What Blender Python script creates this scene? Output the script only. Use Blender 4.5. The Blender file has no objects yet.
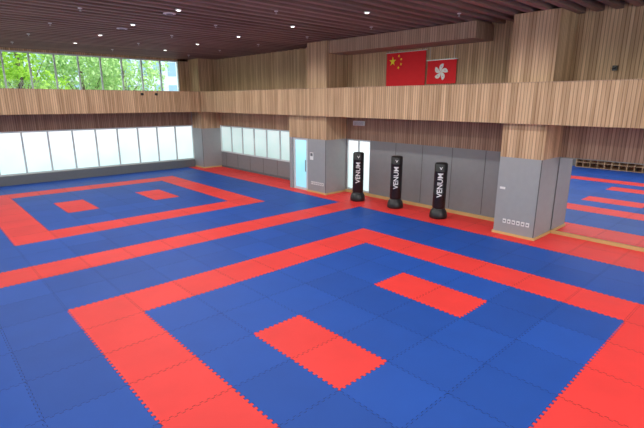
import bpy, bmesh, math, random
import numpy as np
from mathutils import Matrix, Vector
random.seed(4); rng=np.random.default_rng(7)
scn=bpy.context.scene
try: scn.view_settings.view_transform='Standard'
except Exception: pass
COL=scn.collection

# ---------------- material helpers ----------------
def newmat(name):
    m=bpy.data.materials.new(name); m.use_nodes=True
    nt=m.node_tree; b=nt.nodes['Principled BSDF']
    return m,nt,b
def simple(name,col,rough=.6,metal=0,noise=.06,nscale=6,spec=.5,emit=None,es=0):
    m,nt,b=newmat(name)
    b.inputs['Roughness'].default_value=rough; b.inputs['Metallic'].default_value=metal
    b.inputs['Specular IOR Level'].default_value=spec
    n=nt.nodes.new('ShaderNodeTexNoise'); n.inputs['Scale'].default_value=nscale
    g=nt.nodes.new('ShaderNodeNewGeometry'); nt.links.new(g.outputs['Position'],n.inputs['Vector'])
    r=nt.nodes.new('ShaderNodeMapRange'); r.inputs['To Min'].default_value=1-noise; r.inputs['To Max'].default_value=1+noise
    nt.links.new(n.outputs['Fac'],r.inputs['Value'])
    v=nt.nodes.new('ShaderNodeVectorMath'); v.operation='SCALE'; v.inputs[0].default_value=col[:3]
    nt.links.new(r.outputs['Result'],v.inputs['Scale']); nt.links.new(v.outputs['Vector'],b.inputs['Base Color'])
    if emit:
        b.inputs['Emission Color'].default_value=(*emit,1); b.inputs['Emission Strength'].default_value=es
    return m
def mth(nt,op,a,b=None):
    n=nt.nodes.new('ShaderNodeMath'); n.operation=op
    for i,x in enumerate((a,b)):
        if x is None: continue
        if isinstance(x,(int,float)): n.inputs[i].default_value=x
        else: nt.links.new(x,n.inputs[i])
    return n.outputs[0]
def wood(name,c1,c2,groove=.085,gdark=.5,rough=.55,horizontal=False):
    m,nt,b=newmat(name); b.inputs['Roughness'].default_value=rough; b.inputs['Specular IOR Level'].default_value=.3
    g=nt.nodes.new('ShaderNodeNewGeometry'); s=nt.nodes.new('ShaderNodeSeparateXYZ'); nt.links.new(g.outputs['Position'],s.inputs[0])
    u=mth(nt,'ADD',s.outputs[0],s.outputs[1]); z=s.outputs[2]
    if horizontal: u,z=s.outputs[1],s.outputs[0]
    c=nt.nodes.new('ShaderNodeCombineXYZ'); nt.links.new(mth(nt,'MULTIPLY',u,14),c.inputs[0]); nt.links.new(mth(nt,'MULTIPLY',z,.7),c.inputs[2])
    n=nt.nodes.new('ShaderNodeTexNoise'); n.inputs['Scale'].default_value=1; n.inputs['Detail'].default_value=6; nt.links.new(c.outputs[0],n.inputs['Vector'])
    pl=nt.nodes.new('ShaderNodeTexWhiteNoise'); pl.noise_dimensions='1D'; nt.links.new(mth(nt,'FLOOR',mth(nt,'DIVIDE',u,groove)),pl.inputs['W'])
    fac=mth(nt,'ADD',mth(nt,'MULTIPLY',n.outputs['Fac'],.75),mth(nt,'MULTIPLY',pl.outputs['Value'],.26))
    r=nt.nodes.new('ShaderNodeValToRGB'); r.color_ramp.elements[0].position=.3; r.color_ramp.elements[1].position=.75
    r.color_ramp.elements[0].color=(*c1,1); r.color_ramp.elements[1].color=(*c2,1); nt.links.new(fac,r.inputs['Fac'])
    fr=mth(nt,'FRACT',mth(nt,'DIVIDE',u,groove)); lt=mth(nt,'LESS_THAN',fr,.2)
    k=mth(nt,'SUBTRACT',1,mth(nt,'MULTIPLY',lt,1-gdark))
    v=nt.nodes.new('ShaderNodeVectorMath'); v.operation='SCALE'; nt.links.new(r.outputs['Color'],v.inputs[0]); nt.links.new(k,v.inputs['Scale'])
    nt.links.new(v.outputs[0],b.inputs['Base Color'])
    return m
def matmat(name,col):
    m,nt,b=newmat(name); b.inputs['Roughness'].default_value=.5; b.inputs['Specular IOR Level'].default_value=.22
    a=nt.nodes.new('ShaderNodeAttribute'); a.attribute_name='tone'
    g=nt.nodes.new('ShaderNodeNewGeometry')
    n=nt.nodes.new('ShaderNodeTexNoise'); n.inputs['Scale'].default_value=1.3; n.inputs['Detail'].default_value=8; nt.links.new(g.outputs['Position'],n.inputs['Vector'])
    k=mth(nt,'ADD',a.outputs['Fac'],mth(nt,'MULTIPLY',n.outputs['Fac'],.22)); k=mth(nt,'ADD',k,-.11)
    v=nt.nodes.new('ShaderNodeVectorMath'); v.operation='SCALE'; v.inputs[0].default_value=col; nt.links.new(k,v.inputs['Scale']); nt.links.new(v.outputs[0],b.inputs['Base Color'])
    n2=nt.nodes.new('ShaderNodeTexNoise'); n2.inputs['Scale'].default_value=220; nt.links.new(g.outputs['Position'],n2.inputs['Vector'])
    bp=nt.nodes.new('ShaderNodeBump'); bp.inputs['Strength'].default_value=.12; bp.inputs['Distance'].default_value=.004
    nt.links.new(n2.outputs['Fac'],bp.inputs['Height']); nt.links.new(bp.outputs[0],b.inputs['Normal'])
    return m
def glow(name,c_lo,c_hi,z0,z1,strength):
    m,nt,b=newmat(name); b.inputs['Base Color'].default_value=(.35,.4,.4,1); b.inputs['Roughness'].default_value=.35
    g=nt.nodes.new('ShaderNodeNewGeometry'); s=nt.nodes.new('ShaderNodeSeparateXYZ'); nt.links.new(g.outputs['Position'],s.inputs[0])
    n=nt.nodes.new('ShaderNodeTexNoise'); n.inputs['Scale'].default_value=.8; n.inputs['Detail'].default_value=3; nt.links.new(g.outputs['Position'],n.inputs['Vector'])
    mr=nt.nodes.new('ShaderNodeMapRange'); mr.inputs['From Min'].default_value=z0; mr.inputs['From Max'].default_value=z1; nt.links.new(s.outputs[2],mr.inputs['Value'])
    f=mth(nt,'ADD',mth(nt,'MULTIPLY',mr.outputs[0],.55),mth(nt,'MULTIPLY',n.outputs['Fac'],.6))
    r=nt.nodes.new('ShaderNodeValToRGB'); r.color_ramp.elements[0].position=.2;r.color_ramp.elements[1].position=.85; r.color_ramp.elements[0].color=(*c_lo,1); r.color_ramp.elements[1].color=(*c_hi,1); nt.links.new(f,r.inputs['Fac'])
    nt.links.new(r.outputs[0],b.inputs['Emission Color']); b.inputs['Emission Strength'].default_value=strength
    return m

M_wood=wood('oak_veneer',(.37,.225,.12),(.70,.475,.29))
M_wood_d=wood('oak_veneer_shade',(.26,.155,.10),(.46,.305,.205))  # darker oak copy: shade under the balcony put into the colour
M_slat=wood('ceiling_slat_wood',(.18,.105,.08),(.33,.205,.16),groove=.5,gdark=.95,horizontal=True)
M_beam=wood('beam_wood',(.33,.21,.135),(.52,.35,.24))
M_dark=simple('ceiling_void',(.012,.01,.01),.9)
M_blue=matmat('mat_blue',(.015,.084,.41))
M_red=matmat('mat_red',(.88,.052,.047))
M_sub=simple('subfloor',(.012,.012,.015),.9)
M_grey=simple('grey_wall_panel',(.235,.245,.25),.7)
M_greyl=simple('grey_pillar_panel',(.31,.32,.325),.6)
M_greyd=simple('dark_grey_skirting',(.14,.15,.16),.6)
M_joint=simple('panel_joint',(.09,.09,.09),.8)
M_trim=simple('timber_skirting',(.62,.44,.18),.5)
M_frame=simple('aluminium_frame',(.62,.68,.69),.45,.0)
M_white=simple('white_plastic',(.75,.75,.74),.5)
M_black=simple('black_vinyl',(.010,.010,.011),.42,noise=.2)
M_blackp=simple('black_plastic',(.015,.015,.016),.35)
M_print=simple('white_print',(.8,.8,.8),.5)
M_fred=simple('flag_red',(.80,.012,.02),.75)
M_yel=simple('flag_yellow',(.98,.80,.03),.7)
M_fwh=simple('flag_white',(.9,.9,.88),.7)
M_metal=simple('steel',(.5,.5,.5),.3,.9)
M_frost=glow('frosted_glass_glow',(.52,.76,.74),(.92,.98,.98),.4,2.5,1.08)  # panes emit: daylight behind the glass is put into the material
M_frost2=glow('frosted_glass_glow_dim',(.26,.47,.43),(.70,.86,.84),.4,2.5,.9)  # dimmer, greener emission standing in for daylight through the panes
M_cyan=glow('cyan_glass_glow',(.05,.52,.75),(.35,.85,1.0),.0,2.5,1.0)  # door pane glows by itself in place of light coming through
M_lamp=simple('lamp_lens',(.9,.9,.9),.5,emit=(1,.97,.92),es=6)
M_mir,nt,b=newmat('mirror_glass'); b.inputs['Base Color'].default_value=(.88,.90,.91,1); b.inputs['Metallic'].default_value=1; b.inputs['Roughness'].default_value=.012
M_glass=bpy.data.materials.new('clear_glass'); M_glass.use_nodes=True; nt=M_glass.node_tree; nt.nodes.clear()
o=nt.nodes.new('ShaderNodeOutputMaterial'); mx=nt.nodes.new('ShaderNodeMixShader'); t=nt.nodes.new('ShaderNodeBsdfTransparent'); gl=nt.nodes.new('ShaderNodeBsdfGlossy')
t.inputs[0].default_value=(.95,.98,.97,1); gl.inputs['Roughness'].default_value=.02; mx.inputs[0].default_value=.03
nt.links.new(t.outputs[0],mx.inputs[1]); nt.links.new(gl.outputs[0],mx.inputs[2]); nt.links.new(mx.outputs[0],o.inputs[0])
def leafmat(name,c1,c2):
    m,nt,b=newmat(name); b.inputs['Roughness'].default_value=.5
    g=nt.nodes.new('ShaderNodeNewGeometry'); n=nt.nodes.new('ShaderNodeTexNoise'); n.inputs['Scale'].default_value=2.5; nt.links.new(g.outputs['Position'],n.inputs['Vector'])
    r=nt.nodes.new('ShaderNodeValToRGB'); r.color_ramp.elements[0].position=.35; r.color_ramp.elements[1].position=.65
    r.color_ramp.elements[0].color=(*c1,1); r.color_ramp.elements[1].color=(*c2,1); nt.links.new(n.outputs['Fac'],r.inputs[0]); nt.links.new(r.outputs[0],b.inputs['Base Color'])
    tr=nt.nodes.new('ShaderNodeBsdfTranslucent'); nt.links.new(r.outputs[0],tr.inputs[0]); mx=nt.nodes.new('ShaderNodeMixShader'); mx.inputs[0].default_value=.5
    nt.links.new(b.outputs[0],mx.inputs[1]); nt.links.new(tr.outputs[0],mx.inputs[2]); nt.links.new(mx.outputs[0],nt.nodes['Material Output'].inputs[0])
    return m
M_leaf=leafmat('leaves',(.20,.42,.03),(.52,.80,.10)); M_leaf2=leafmat('leaves_pale',(.28,.48,.18),(.56,.76,.32)); M_bark=simple('bark',(.12,.09,.06),.9,noise=.4)
M_bld=simple('pale_render',(.50,.60,.68),.8); M_bldw=simple('building_glass',(.2,.33,.43),.3)
M_ground=simple('paving',(.3,.32,.28),.9,noise=.2)

# ---------------- mesh builder ----------------
class MB:
    def __init__(s): s.v=[];s.f=[];s.m=[];s.mats=[];s.sm=[]
    def mi(s,m):
        if m not in s.mats: s.mats.append(m)
        return s.mats.index(m)
    def box(s,x0,x1,y0,y1,z0,z1,m):
        n=len(s.v); s.v+=[(x,y,z) for z in(z0,z1) for y in(y0,y1) for x in(x0,x1)]
        for q in((0,2,3,1),(4,5,7,6),(0,1,5,4),(2,6,7,3),(0,4,6,2),(1,3,7,5)): s.f.append([n+i for i in q]);s.m.append(s.mi(m));s.sm.append(False)
        return s
    def poly(s,pts,m):
        n=len(s.v); s.v+=list(pts); s.f.append(list(range(n,n+len(pts))));s.m.append(s.mi(m));s.sm.append(False)
    def lathe(s,cx,cy,prof,m,seg=40):
        n=len(s.v)
        for r,z in prof:
            for k in range(seg):
                a=2*math.pi*k/seg; s.v.append((cx+r*math.cos(a),cy+r*math.sin(a),z))
        for i in range(len(prof)-1):
            for k in range(seg):
                k2=(k+1)%seg; s.f.append([n+i*seg+k,n+i*seg+k2,n+(i+1)*seg+k2,n+(i+1)*seg+k]);s.m.append(s.mi(m));s.sm.append(True)
        s.f.append([n+k for k in range(seg)][::-1]);s.m.append(s.mi(m));s.sm.append(False)
        L=n+(len(prof)-1)*seg; s.f.append([L+k for k in range(seg)]);s.m.append(s.mi(m));s.sm.append(False)
    def build(s,name,parent=None,bevel=0):
        me=bpy.data.meshes.new(name); me.from_pydata(s.v,[],s.f)
        for m in s.mats: me.materials.append(m)
        me.polygons.foreach_set('material_index',s.m); me.polygons.foreach_set('use_smooth',s.sm); me.update()
        ob=bpy.data.objects.new(name,me); COL.objects.link(ob)
        if parent: ob.parent=parent
        return ob
def empty(name):
    e=bpy.data.objects.new(name,None); COL.objects.link(e); return e

XW,XE,YS,YN=-5.0,10.65,-9.0,22.4
ZC=5.88; ZT=6.35
# ---------------- floor ----------------
MB().box(XW-.3,XE+.3,YS-.3,YN+.3,-.2,-.03,M_sub).build('floor')
def red(i,j):
    if i>=9: return True
    if j==9: return True
    for y0 in(-1,12):
        if -1<=i<7 and y0<=j<y0+8:
            if i in(-1,6) or j in(y0,y0+7): return True
            if i in(1,4) and j in(y0+3,y0+4): return True
            return False
    return False
NT=10;A=.017;g=.003
prof=[]
for k in range(NT):
    t0=k/NT; prof+=[(t0+.020,-A),(t0+.029,A),(t0+.071,A),(t0+.080,-A)]
me_v=[];me_f=[];me_m=[];tone=[]
I0,I1,J0,J1=-5,11,-9,23
for i in range(I0,I1):
    for j in range(J0,J1):
        xm=i+1 if i<10 else XE-.01; ym=j+1 if j<22 else YN-.01
        w=xm-i; h=ym-j; pts=[]
        pts.append((i+g,j+g))
        for t,o in prof:
            if t<w-.03: pts.append((i+t,j+(o if j>J0 else 0)+g))
        pts.append((xm-g,j+g))
        for t,o in prof:
            if t<h-.03: pts.append((xm+(o if i<10 else 0)-g,j+t))
        pts.append((xm-g,ym-g))
        for t,o in prof[::-1]:
            if t<w-.03: pts.append((i+t,ym+(o if j<22 else 0)-g))
        pts.append((i+g,ym-g))
        for t,o in prof[::-1]:
            if t<h-.03: pts.append((i+(o if i>I0 else 0)+g,j+t))
        n=len(me_v); me_v+=[(x,y,0) for x,y in pts]; me_f.append(list(range(n,n+len(pts)))); R_=red(i,j); me_m.append(1 if R_ else 0); tone.append(1+random.uniform(-.04,.04)*(1 if R_ else 2.2))
me=bpy.data.meshes.new('martial_arts_mat'); me.from_pydata(me_v,[],me_f); me.materials.append(M_blue); me.materials.append(M_red)
me.polygons.foreach_set('material_index',me_m); at=me.attributes.new('tone','FLOAT','FACE'); at.data.foreach_set('value',tone); me.update()
ob=bpy.data.objects.new('martial_arts_mat',me); COL.objects.link(ob)

# ---------------- east wall ----------------
PX=9.5; ZW=2.2; ZS=3.12; ZP=4.15
P1=(3.03,4.18); P2=(11.3,12.4); P3=(21.3,YN)
wb=MB()
wb.box(XE,XE+.2,YS,10.0,0,ZW,M_grey)
wb.box(XE,XE+.2,11.25,13.6,0,ZW,M_grey)
wb.box(XE,XE+.2,13.6,YN,0,.85,M_grey)
wb.box(XE,XE+.2,10.0,11.25,0,.12,M_grey)
wb.box(XE,XE+.2,13.6,YN,ZW+.15,ZS,M_wood)
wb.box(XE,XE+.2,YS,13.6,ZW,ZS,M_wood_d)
wb.box(XE,XE+.2,YS,YN,ZS,ZT,M_wood)
for y in np.arange(5.2,9.9,1.18): wb.box(XE-.006,XE,y-.008,y+.008,.15,ZW,M_joint)
for y in np.arange(14.8,YN,1.2): wb.box(XE-.006,XE,y-.008,y+.008,.1,.85,M_joint)
wb.build('wall_east')
tb=MB(); tb.box(XE-.05,XE-.001,P1[1]+.035,P2[0]-.035,0.001,.11,M_trim); tb.build('baseboard_east')
tb=MB(); tb.box(XE-.05,XE-.001,YS,P1[0]-.035,0.001,.10,M_trim); tb.build('baseboard_mirror')
tb=MB(); tb.box(XE-.05,XE-.001,13.65,P3[0]-.035,0.001,.10,M_greyd); tb.build('baseboard_east_far')
def winband(name,ax,c,u0,u1,z0,z1,n,mat,fr=.05,depth=.1):
    mb=MB()
    def bx(a0,a1,d0,d1,zz0,zz1,m):
        if ax=='x': mb.box(c+d0,c+d1,a0,a1,zz0,zz1,m)
        else: mb.box(a0,a1,c+d0,c+d1,zz0,zz1,m)
    bx(u0,u1,0,depth,z0,z0+fr,M_frame); bx(u0,u1,0,depth,z1-fr,z1,M_frame)
    for k in range(n+1):
        u=u0+(u1-u0)*k/n; a=max(u0,u-fr/2);bb=min(u1,u+fr/2)
        bx(a,bb,-.01,depth,z0+fr,z1-fr,M_frame)
    bx(u0+.01,u1-.01,depth*.5,depth*.5+.01,z0+fr,z1-fr,mat)
    return mb.build(name)
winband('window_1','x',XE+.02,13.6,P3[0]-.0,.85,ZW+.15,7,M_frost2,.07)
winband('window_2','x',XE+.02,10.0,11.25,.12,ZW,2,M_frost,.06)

mb=MB()
for y0,y1 in((-.2,P1[0]-.035),(-3.4,-.22),(-6.6,-3.42),(YS+.05,-6.62)):
    mb.box(XE-.03,XE-.005,y0,y1,.11,ZW-.02,M_mir)
mb.build('wall_mirror')

def pillar(y0,y1,name):
    mb=MB(); mb.box(PX,XE-.001,y0,y1,0.001,ZW,M_greyl); mb.box(PX-.003,XE-.001,y0-.003,y1+.003,ZW,ZC,M_wood)
    mb.box(PX-.03,XE-.001,y0-.03,y1+(.03 if y1<20 else 0),0.001,.07,M_trim)
    mb.box(PX-.012,PX,y0+.0,y0+.02,.07,ZW,M_joint)
    return mb.build(name)
pillar(*P1,'pillar'); pillar(*P2,'pillar.001'); pillar(*P3,'pillar.002')
mb=MB(); mb.box(PX,XE-.001,P2[1]+.004,13.6,ZW,ZS-.002,M_wood); mb.box(PX,XE-.001,13.40,13.6,0.001,ZW,M_greyl); mb.build('wall_door_surround')
mb=MB(); y0,y1=P2[1]+.035,13.39
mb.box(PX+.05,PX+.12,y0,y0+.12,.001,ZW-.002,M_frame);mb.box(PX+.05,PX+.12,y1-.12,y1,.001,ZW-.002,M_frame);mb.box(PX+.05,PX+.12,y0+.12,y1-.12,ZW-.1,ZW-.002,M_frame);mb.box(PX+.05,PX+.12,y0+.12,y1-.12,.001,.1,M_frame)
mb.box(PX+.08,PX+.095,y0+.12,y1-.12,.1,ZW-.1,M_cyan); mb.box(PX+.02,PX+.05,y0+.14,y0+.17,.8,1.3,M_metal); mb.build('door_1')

def sockets(yc,z,n,name,x=PX,w=.09):
    mb=MB()
    for k in range(n):
        y=yc+(k-(n-1)/2)*(w+.04); mb.box(x-.015,x-.001,y-w/2,y+w/2,z,z+.12,M_white); mb.box(x-.018,x-.015,y-w/4,y+w/4,z+.04,z+.08,M_greyd)
    mb.build(name)
sockets(3.55,.34,6,'wall_socket_row'); sockets(11.8,.34,6,'wall_socket_row.001')
mb=MB(); mb.box(PX-.012,PX-.001,12.05,12.25,1.35,1.65,M_white); mb.box(PX-.014,PX-.012,12.08,12.22,1.5,1.62,M_greyd); mb.build('wall_sign')
mb=MB(); mb.box(PX-.012,PX-.001,3.95,4.1,1.3,1.36,M_white); mb.build('light_switch')

BX=9.3; BY=20.9
mb=MB(); mb.box(BX,BX+.15,YS,BY+.15,ZS,ZP,M_wood); mb.box(BX-.004,BX+.16,YS,BY+.15,ZP,ZP+.02,M_beam); mb.build('balcony_parapet_east')
mb=MB(); mb.box(XW,BX-.006,BY,BY+.15,ZS,ZP,M_wood); mb.box(XW,BX-.006,BY-.004,BY+.16,ZP,ZP+.02,M_beam); mb.build('balcony_parapet_north')
for k,(a,b_) in enumerate(((YS,P1[0]-.006),(P1[1]+.006,P2[0]-.006),(P2[1]+.006,P3[0]-.006))):
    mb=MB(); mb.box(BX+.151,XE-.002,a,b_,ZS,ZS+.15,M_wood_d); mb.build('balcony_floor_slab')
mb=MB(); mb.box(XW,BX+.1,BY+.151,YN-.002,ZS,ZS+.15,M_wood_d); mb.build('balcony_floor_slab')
mb=MB(); mb.box(PX+.1,XE-.001,5.3,P2[0]-.01,5.43,ZC-.002,M_beam); mb.build('trim_bulkhead')

# ---------------- north wall ----------------
mb=MB()
mb.box(XW,XE,YN,YN+.2,0,.42,M_grey); mb.box(XW,XE,YN,YN+.2,2.36,ZS+.9,M_greyl)
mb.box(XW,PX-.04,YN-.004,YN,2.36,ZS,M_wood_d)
mb.box(XW,XE,YN,YN+.2,5.78,ZT,M_wood)
mb.box(8.9,XE,YN,YN+.2,ZS,ZT,M_wood)
mb.build('wall_north')
mb=MB(); mb.box(XW,PX-.04,YN-.12,YN-.006,.001,.4,M_greyd); mb.build('baseboard_north')
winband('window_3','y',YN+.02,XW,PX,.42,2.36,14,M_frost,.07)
winband('window_4','y',YN+.02,XW,8.9,ZS+.9,5.78,14,M_glass,.06)

# ---------------- west & south walls ----------------
mb=MB(); mb.box(XW-.2,XW,YS,YN,0,2.6,M_grey); mb.box(XW-.2,XW,YS,YN,2.6,3.0,M_wood); mb.box(XW-.2,XW,YS,YN,5.8,ZT,M_wood); mb.build('wall_west')
mb=MB(); mb.box(XW,XE,YS-.2,YS,0,.4,M_grey); mb.box(XW,XE,YS-.2,YS,5.8,ZT,M_wood); mb.build('wall_south')
winband('added_window_south','y',YS-.12,XW,XE,.4,5.8,12,M_glass,.07)  # unseen full-height glazing, added to let sky light in from the south
winband('added_window_west','x',XW-.12,YS,YN,3.0,5.8,26,M_glass,.07)  # unseen clerestory, added to brighten the east wall and parapet
mb=MB(); y0,y1,z1=1.6,7.4,.85; x0=XW+.005; x1=XW+.4
mb.box(x0,x0+.02,y0,y1,.002,z1,M_wood_d)
for k in range(4):
    z=.002+(z1-.03)*k/3; mb.box(x0+.02,x1,y0,y1,z,z+.028,M_wood)
n=16
for k in range(n+1):
    y=y0+(y1-y0-.028)*k/n
    for q in range(3): mb.box(x0+.02,x1-.002,y,y+.028,.03+(z1-.03)*q/3,.002+(z1-.03)*(q+1)/3,M_wood)
mb.build('cubby_shelf')

# ---------------- ceiling ----------------
mb=MB(); mb.box(XW-.2,XE+.2,YS-.2,YN+.2,ZT,ZT+.15,M_dark)
y=YS+.1
while y<YN-.1:
    mb.box(XW,XE-.01,y,y+.16,ZC,ZC+.22,M_slat); y+=.42
for x in np.arange(-4.2,10.6,1.81): mb.box(x,x+.06,YS,YN,ZC+.222,ZC+.28,M_dark)
mb.build('ceiling')
for x in(-.8,2.83,6.45):
    for yy in range(-3,8):
        y=.63+yy*2.97
        if y<YS+.5 or y>YN-1.8: continue
        mb=MB(); mb.lathe(x,y,[(.08,ZC-.03),(.08,ZC-.001)],M_white,20); mb.lathe(x,y,[(.05,ZC-.034),(.05,ZC-.031)],M_lamp,20)
        ob=mb.build('downlight')
        L=bpy.data.lights.new('spot','SPOT'); L.energy=135; L.spot_size=math.radians(170); L.spot_blend=.4; L.shadow_soft_size=.08; L.color=(1,.98,.95)
        lo=bpy.data.objects.new('lamp',L); COL.objects.link(lo); lo.parent=ob; lo.location=(x,y,ZC-.13)
for x in(1.0,4.7,8.3):
    for yy in range(0,7):
        y=2.1+yy*2.97
        mb=MB(); mb.lathe(x,y,[(.05,ZC-.02),(.05,ZC-.001)],M_white,16); mb.lathe(x,y,[(.012,ZC-.07),(.012,ZC-.021)],M_metal,10); mb.lathe(x,y,[(.03,ZC-.076),(.03,ZC-.071)],M_metal,12); mb.build('fire_sprinkler')
for (x,y) in((2.9,13.6),(2.9,10.2)):
    mb=MB(); mb.lathe(x,y,[(.13,ZC-.02),(.16,ZC-.012),(.16,ZC-.001)],M_white,28); mb.lathe(x,y,[(.09,ZC-.026),(.09,ZC-.021)],M_greyd,24)
    mb.build('ceiling_speaker')

def sensor(x,y,z,name):
    mb=MB(); mb.box(x-.10,x-.002,y-.05,y+.05,z-.06,z+.06,M_blackp); mb.lathe(x-.1,y,[(.03,z-.02),(.045,z+.0),(.03,z+.02)],M_black,14); mb.build(name)
sensor(XE,2.0,4.5,'security_camera')
for x in(.4,6.2,6.9):
    mb=MB(); mb.box(x-.06,x+.06,BY-.06,BY-.006,3.95,4.06,M_blackp); mb.box(x-.02,x+.02,BY-.1,BY-.06,3.98,4.03,M_blackp); mb.build('security_camera')
mb=MB(); mb.box(XE-.04,XE-.002,10.3,10.9,2.75,2.93,M_white)
for k in range(5): mb.box(XE-.045,XE-.04,10.34,10.86,2.77+k*.03,2.78+k*.03,M_greyd)
mb.build('wall_vent')

# ---------------- punching bags ----------------
CAM=Vector((-2.65218,-1.60416,3.69514))
def text_mesh(body,size):
    cu=bpy.data.curves.new('t','FONT'); cu.body=body; cu.size=size; cu.align_x='CENTER'; cu.align_y='CENTER'; cu.offset=size*.012
    to=bpy.data.objects.new('t',cu); COL.objects.link(to); bpy.context.view_layer.update()
    me=bpy.data.meshes.new_from_object(to); bpy.data.objects.remove(to); return me
def bag(x,y,h,name):
    e=empty(name)
    mb=MB(); mb.lathe(x,y,[(.25,.002),(.28,.02),(.285,.08),(.275,.16),(.25,.24),(.215,.29),(.20,.31),(.20,.33)],M_blackp); mb.build('base',e)
    mb=MB(); R=.205
    mb.lathe(x,y,[(.17,.33),(.195,.335),(R,.36),(R,.8),(R+.002,.805),(R+.002,.815),(R,.82),(R,h-.28),(R+.003,h-.275),(R+.003,h-.262),(R,h-.255),(R,h-.05),(R-.02,h-.015),(R-.05,h),(.02,h)],M_black); mb.build('bag_body',e)
    me=text_mesh('VENUM',.235)
    bm=bmesh.new(); bm.from_mesh(me)
    for v in bm.verts:
        a,b_=v.co.x,v.co.y; v.co=Vector((-b_,a,0))
    for k in range(-12,13):
        geom=bm.verts[:]+bm.edges[:]+bm.faces[:]
        bmesh.ops.bisect_plane(bm,geom=geom,plane_co=(k*.015,0,0),plane_no=(1,0,0))
    ang0=math.atan2(CAM.y-y,CAM.x-x)
    for v in bm.verts:
        u,w=v.co.x,v.co.y; a=ang0+u/R; rr=R+.004
        v.co=Vector((x+rr*math.cos(a),y+rr*math.sin(a),1.10+w))
    bm.to_mesh(me); bm.free(); me.materials.clear(); me.materials.append(M_print)
    o=bpy.data.objects.new('printed_lettering',me); COL.objects.link(o); o.parent=e
    mb=MB(); rr=R+.004
    def Q(u,z): a=ang0+u/R; return (x+rr*math.cos(a),y+rr*math.sin(a),z)
    for sgn in(-1,1):
        mb.poly([Q(0,h-.21),Q(sgn*.02,h-.17),Q(sgn*.05,h-.11),Q(sgn*.03,h-.12),Q(0,h-.17)][::sgn],M_print)
    mb.build('printed_emblem',e)
bag(9.75,6.2,1.8,'punching_bag'); bag(9.85,8.05,1.84,'punching_bag.001'); bag(9.72,9.75,1.84,'punching_bag.002')

# ---------------- flags ----------------
def flag(name,yl,zt,w,h,kind):
    e=empty(name); X=XE-.07
    def off(u,v): return .012*math.sin(u*5+1)+.006*math.sin(v*7+u*3)
    def P(u,v,d=0): return (X+off(u,v)-d,yl-u,zt-v)
    mb=MB(); nx,ny=30,20
    for i in range(nx):
        for j in range(ny):
            a,b_,c,d=i/nx*w,(i+1)/nx*w,j/ny*h,(j+1)/ny*h
            mb.poly([P(a,c),P(a,d),P(b_,d),P(b_,c)],M_fred)
    mb.build('cloth',e)
    mb=MB(); mb.box(X-.02,X+.01,yl-w-.03,yl+.03,zt,zt+.025,M_metal)
    for u in(.1,w-.1): mb.box(X-.008,X,yl-u-.004,yl-u+.004,zt+.025,5.425,M_metal)
    mb.build('hanging_rod',e)
    mb=MB()
    def star(cu,cv,r,rot,m,d=.012):
        pts=[]
        for k in range(10):
            a=rot+k*math.pi/5; rr=r if k%2==0 else r*.382
            pts.append((cu+rr*math.sin(a),cv-rr*math.cos(a)))
        for k in range(10):
            p,q=pts[k],pts[(k+1)%10]; mb.poly([P(cu,cv,d),P(*p,d),P(*q,d)],m)
    s=w/30
    if kind=='cn':
        star(5*s,5*s,3*s,0,M_yel)
        for (a,b_) in((10,2),(12,4),(12,7),(10,9)): star(a*s,b_*s,1*s,math.atan2(5-a,-(5-b_)),M_yel)
    else:
        cu,cv=w/2,h/2; Rr=h*.36
        for k in range(5):
            a0=k*2*math.pi/5; L=[];Rt=[]
            for t in np.linspace(0.05,1,14):
                wd=.25*Rr*(math.sin(math.pi*min(t,.999)**1.4)**.7)+.01*Rr
                ang=a0-.45+.8*t
                cx=cu+Rr*t*math.sin(ang); cy=cv-Rr*t*math.cos(ang)
                nx_,ny_=math.cos(ang+.45),math.sin(ang+.45)
                L.append((cx-nx_*wd,cy-ny_*wd)); Rt.append((cx+nx_*wd,cy+ny_*wd))
            for q in range(13): mb.poly([P(*L[q],.012+k*.0004),P(*L[q+1],.012+k*.0004),P(*Rt[q+1],.012+k*.0004),P(*Rt[q],.012+k*.0004)],M_fwh)
            aa=a0+.08
            star(cu+Rr*.62*math.sin(aa),cv-Rr*.62*math.cos(aa),Rr*.08,a0,M_fred,.018)
    mb.build('emblem',e)
flag('china_national_flag',9.27,5.34,1.68,1.12,'cn')
flag('hong_kong_flag',7.52,4.99,1.10,.74,'hk')

# ---------------- exterior ----------------
MB().box(-60,60,YN+1,90,-.6,-.5,M_ground).build('ground')
def tree(x,y,h,r,name,leaf,n=5200):
    e=MB(); e.lathe(x,y,[(.28,-.5),(.2,h*.35),(.14,h*.6),(.05,h*.9)],M_bark,12)
    for k in range(7):
        a=k*.9; e.poly([(x,y,h*.4),(x+.1,y,h*.4),(x+math.cos(a)*r*.7,y+math.sin(a)*r*.7,h*.75)],M_bark)
    cen=[]
    for k in range(22):
        a=rng.uniform(0,6.28); q=rng.uniform(0,1)**.5*r*.85; cen.append((x+q*math.cos(a),y+q*math.sin(a),h*rng.uniform(.42,1.0)))
    for k in range(n):
        c=cen[k%22]; d=rng.normal(size=3); d/=np.linalg.norm(d); p=np.array(c)+d*r*.36*rng.uniform(.6,1.05)
        a=rng.normal(size=3); a/=np.linalg.norm(a); b_=np.cross(a,d+.3*rng.normal(size=3)); b_/=np.linalg.norm(b_)+1e-6
        s=rng.uniform(.09,.2); e.poly([tuple(p-a*s),tuple(p-b_*s*.5),tuple(p+a*s),tuple(p+b_*s*.5)],leaf)
    e.build(name)
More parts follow.
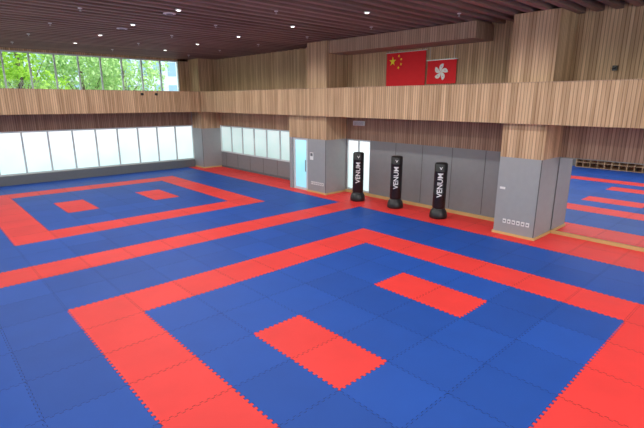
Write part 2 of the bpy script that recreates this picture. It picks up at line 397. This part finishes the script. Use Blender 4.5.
for (x,y,h,r,l) in((-9,28,8.2,3,0),(-4.5,30,8.6,3,0),(-.5,29,8.0,2.8,0),(3.0,31,8.8,3,0),(7.2,34,8.2,3,1),(11.5,38,8.6,3.2,1)): tree(x,y,h,r,'broadleaf_tree',M_leaf2 if l else M_leaf)
mb=MB(); mb.box(5,45,60,70,-.5,16,M_bld)
for fz in range(5):
    for fx in range(20): mb.box(5.4+fx*2,6.6+fx*2,59.95,60,1+fz*3,2.8+fz*3,M_bldw)
mb.build('apartment_building')

# ---------------- light ----------------
w=bpy.data.worlds.new('World'); scn.world=w; w.use_nodes=True; nt=w.node_tree; bg=nt.nodes['Background']
tc=nt.nodes.new('ShaderNodeTexCoord'); sp=nt.nodes.new('ShaderNodeSeparateXYZ'); nt.links.new(tc.outputs['Generated'],sp.inputs[0])
r=nt.nodes.new('ShaderNodeValToRGB'); r.color_ramp.elements[0].color=(.98,.98,1,1); r.color_ramp.elements[1].color=(.70,.84,1,1); nt.links.new(sp.outputs[2],r.inputs[0]); nt.links.new(r.outputs[0],bg.inputs[0]); bg.inputs[1].default_value=2.6
S=bpy.data.lights.new('sun','SUN'); S.energy=4.5; S.angle=.01; S.color=(1,.96,.88); so=bpy.data.objects.new('sun',S); COL.objects.link(so); so.rotation_euler=(math.radians(32),0,math.radians(0))

# ---------------- camera ----------------
p=[-2.65218,-1.60416,3.69514,0.82394,0.24808,0.00174,4.46346]
yaw,pit,rol=p[3:6]
F=np.array([math.cos(yaw)*math.cos(pit),math.sin(yaw)*math.cos(pit),-math.sin(pit)]); R=np.array([math.sin(yaw),-math.cos(yaw),0]); U=np.cross(R,F)
R2=R*math.cos(rol)+U*math.sin(rol); U2=-R*math.sin(rol)+U*math.cos(rol)
cd=bpy.data.cameras.new('camera'); cd.sensor_width=36; cd.sensor_fit='HORIZONTAL'; cd.lens=p[6]*100*36/644; cd.clip_end=300
c=bpy.data.objects.new('camera',cd); COL.objects.link(c)
m=Matrix.Identity(4)
for k in range(3): m[k][0]=R2[k]; m[k][1]=U2[k]; m[k][2]=-F[k]; m[k][3]=p[k]
c.matrix_world=m; scn.camera=c
